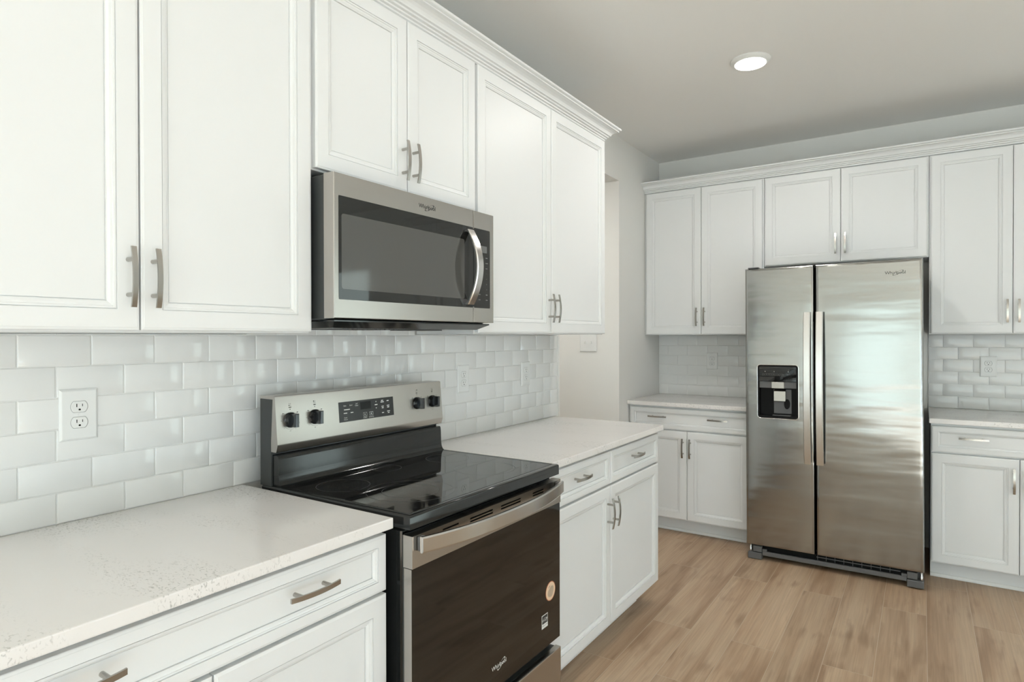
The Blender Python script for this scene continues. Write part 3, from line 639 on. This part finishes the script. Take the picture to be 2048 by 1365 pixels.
# ------------------------------------------------------------------ refrigerator
FM = lambda a, d, z: Vector((a, 3.94+d, z))        # d measured back from the door faces
fr = thing('refrigerator', (1.316, 4.3, 0), 'stainless steel side-by-side refrigerator with ice and water dispenser', 'refrigerator')
MB(FM).box(.868, 1.764, .074, .800, .028, 1.7480, .004).build('cabinet_body', 'dgrey', fr)
FX0, FXS0, FXS1, FX1, FZ0, FZ1 = .8585, 1.2425, 1.2490, 1.7690, .0860, 1.7720
HX0, HX1, HZ0, HZ1 = .936, 1.152, .874, 1.182
def fdoor(s, a0, a1, hole):
    def ring(i, d):
        A0, A1, Z0, Z1 = a0+i, a1-i, FZ0+i, FZ1-i; h0, h1, k0, k1 = (HX0, HX1, HZ0, HZ1) if hole else (a0+.1, a1-.1, .5, 1.2)
        return [(A0, d, Z0), (h0, d, Z0), (h1, d, Z0), (A1, d, Z0), (A1, d, k0), (A1, d, k1), (A1, d, Z1), (h1, d, Z1), (h0, d, Z1), (A0, d, Z1), (A0, d, k1), (A0, d, k0)]
    R = [[s.v(*p) for p in ring(i, d)] for i, d in ((.002, .064), (0, .062), (0, .016), (.0014, .0085), (.0048, .0030), (.0105, .0004), (.018, 0))]
    for r0, r1 in zip(R, R[1:]):
        for i in range(12): s.f([r0[i], r0[(i+1) % 12], r1[(i+1) % 12], r1[i]])
    s.f(R[0])
    q = R[-1]
    if not hole: s.f(q); return s
    h = [s.v(*p) for p in ((HX0, 0, HZ0), (HX1, 0, HZ0), (HX1, 0, HZ1), (HX0, 0, HZ1))]
    for f in ([q[0], q[1], h[0], q[11]], [q[1], q[2], h[1], h[0]], [q[2], q[3], q[4], h[1]], [h[1], q[4], q[5], h[2]], [h[2], q[5], q[6], q[7]], [h[3], h[2], q[7], q[8]], [q[10], h[3], q[8], q[9]], [q[11], h[0], h[3], q[10]]): s.f(f)
    hb = [s.v(*p) for p in ((HX0, .052, HZ0), (HX1, .052, HZ0), (HX1, .052, HZ1), (HX0, .052, HZ1))]
    for i in range(4): s.f([h[i], h[(i+1) % 4], hb[(i+1) % 4], hb[i]])
    s.f(hb); return s
d1 = fdoor(MB(FM), FX0, FXS0, True).build('freezer_door', 'fridge', fr, smooth=30)
d2 = fdoor(MB(FM), FXS1, FX1, False).build('fridge_door', 'fridge', fr, smooth=30)
MB(FM).box(FX0+.006, FX1-.006, .0645, .0735, .10, 1.76).build('door_gasket', 'slot', fr)
def fhandle(a0, a1, par):
    s = MB(FM); ls = []; n = 26; z0, z1 = .618, 1.498
    for k in range(n+1):
        u = -1+2*k/n; z = (z0+z1)/2+u*(z1-z0)/2; e = .026+.026*(1-abs(u)**2.2); th = .013
        ls.append([(a0, -e, z), (a1, -e, z), (a1, -e-th*.7, z), (a1-.004, -e-th, z), (a0+.004, -e-th, z), (a0, -e-th*.7, z)])
    s.loops(ls)
    for z in (z0+.03, z1-.03): s.box((a0+a1)/2-.009, (a0+a1)/2+.009, -.032, -.0005, z-.022, z+.022, .002)
    return s.build('handle', 'handle', par, smooth=30)
fhandle(1.1905, 1.2285, d1); fhandle(1.2555, 1.2935, d2)
s = MB(FM); text_mesh(s, 'Whirlpool', .0230, 1.6430, -.0006, 1.7000, 0); swoosh(s, 1.656, -.0007, 1.6990, .028, .0064, .45, .16); s.build('lettering', 'inkd', d2, flat_normals=True)
# dispenser
dsp = MB(FM).rrect(.9265, 1.1600, .8640, 1.1905, .020, [(0, -.0003), (0, -.0022), (.0022, -.0026), (.0042, -.0010), (.0100, -.0008)], 6, False, False).build('dispenser', 'handle', d1, smooth=40)
s = MB(FM); s.rrect(.9300, 1.1565, .8675, 1.1870, .017, [(.0, -.0008), (.0008, -.0012), (.0100, -.0010)], 6, False, False)
s.box(HX0+.0005, HX1-.0005, .046, .050, HZ0+.0005, HZ1-.0005); s.box(HX0+.0004, HX0+.004, .001, .046, HZ0+.0005, 1.09); s.box(HX1-.004, HX1-.0004, .001, .046, HZ0+.0005, 1.09); s.box(HX0+.004, HX1-.004, .001, .046, HZ0+.0005, HZ0+.008)
s.build('recess', 'slot', dsp)
s = MB(FM); s.prism([(.0, 1.1815), (.002, 1.090), (.018, 1.088), (.046, 1.1815)], HX0+.0006, HX1-.0006); s.build('touch_panel', 'bglass', dsp)
s = MB(FM); s.box(HX0+.002, HX1-.002, .010, .030, 1.0475, 1.0875, .002); s.build('trim_bar', 'mgrey', dsp)
s = MB(FM); s.box(1.0080, 1.0800, .002, .028, 1.0465, 1.0870, .002); s.build('spout_block', 'steel', dsp)
s = MB(FM); s.prism([(.006, 1.030), (.003, .972), (.008, .968), (.014, .972), (.026, 1.040)], 1.022, 1.086); s.build('paddle', 'steel', dsp, smooth=30)
s = MB(FM); s.box(1.014, 1.114, .040, .0455, .893, 1.040, .002); s.build('back_plate', 'mgrey', dsp)
s = MB(FM); s.box(1.012, 1.113, .008, .036, HZ0+.0085, HZ0+.013, .001); s.build('drip_tray', 'dgrey', dsp)
s = MB(FM); s.loops([[(1.090+.016*math.cos(t*.2618), d, .952+.030*math.sin(t*.2618)) for t in range(24)] for d in (.030, .0395)]); s.build('ice_chute', 'slot', dsp, smooth=35)
s = MB(FM)
for i in range(6):
    a = .970+.0262*i; z = 1.1300
    for (q0, q1, q2, q3) in ((a-.011, a+.011, z+.0055, z+.0061), (a-.011, a+.011, z-.0061, z-.0055), (a-.011, a-.0104, z-.006, z+.006), (a+.0104, a+.011, z-.006, z+.006)):
        s.f([s.v(q0, -.0002, q2), s.v(q1, -.0002, q2), s.v(q1, -.0002, q3), s.v(q0, -.0002, q3)])
    dash(s, a, z, (.006, .009, .012, .010, .011, .013)[i], .0024, -.0002)
s.build('key_outlines', 'lcd', dsp, flat_normals=True)
s = MB(FM)
for a in (.974, 1.025, 1.103):
    s.f([s.v(a+.0018*math.cos(k*.6283), -.0003, 1.148+.0022*math.sin(k*.6283)) for k in range(10)])
s.build('indicator_dots', 'ink', dsp, flat_normals=True)
# toe grille and feet
s = MB(FM); s.box(.950, 1.690, .012, .030, .0270, .0520, .002); s.box(.950, .975, .012, .030, .052, .066); s.box(1.665, 1.690, .012, .030, .052, .066)
for k in range(9): s.box(1.25+.045*k, 1.252+.045*k, .030, .034, .052, .083)
s.box(1.245, 1.66, .032, .034, .066, .070);
s.build('toe_grille', 'mgrey', fr)
MB(FM).box(.90, 1.73, .040, .0735, .030, .084).build('grille_shadow_box', 'slot', fr)
for a0, a1 in ((.868, .948), (1.690, 1.768)):
    MB(FM).box(a0, a1, .004, .060, .0015, .040, .003).build('foot_cover', 'mgrey', fr)
    m_ = (a0+.030, a1-.001) if a0 < 1 else (a0+.001, a1-.030)
    MB(FM).box(m_[0], m_[1], .010, .060, .0445, .080, .002).build('hinge_cover', 'mgrey', fr)
    b_ = a0+.012 if a0 < 1 else a1-.012
    MB(FM).cyl_z(b_, .030, [(.008, .042), (.008, .060), (.0055, .064), (.0055, .0855)], 14).build('hinge_pin', 'handle', fr, smooth=40)
MB(FM).box(.875, .935, .010, .090, 1.7735, 1.7800, .002).build('top_hinge', 'dgrey', fr)
fr.rotation_euler = (0, -.006, 0); fr.location.z = .0028      # the refrigerator stands slightly out of plumb
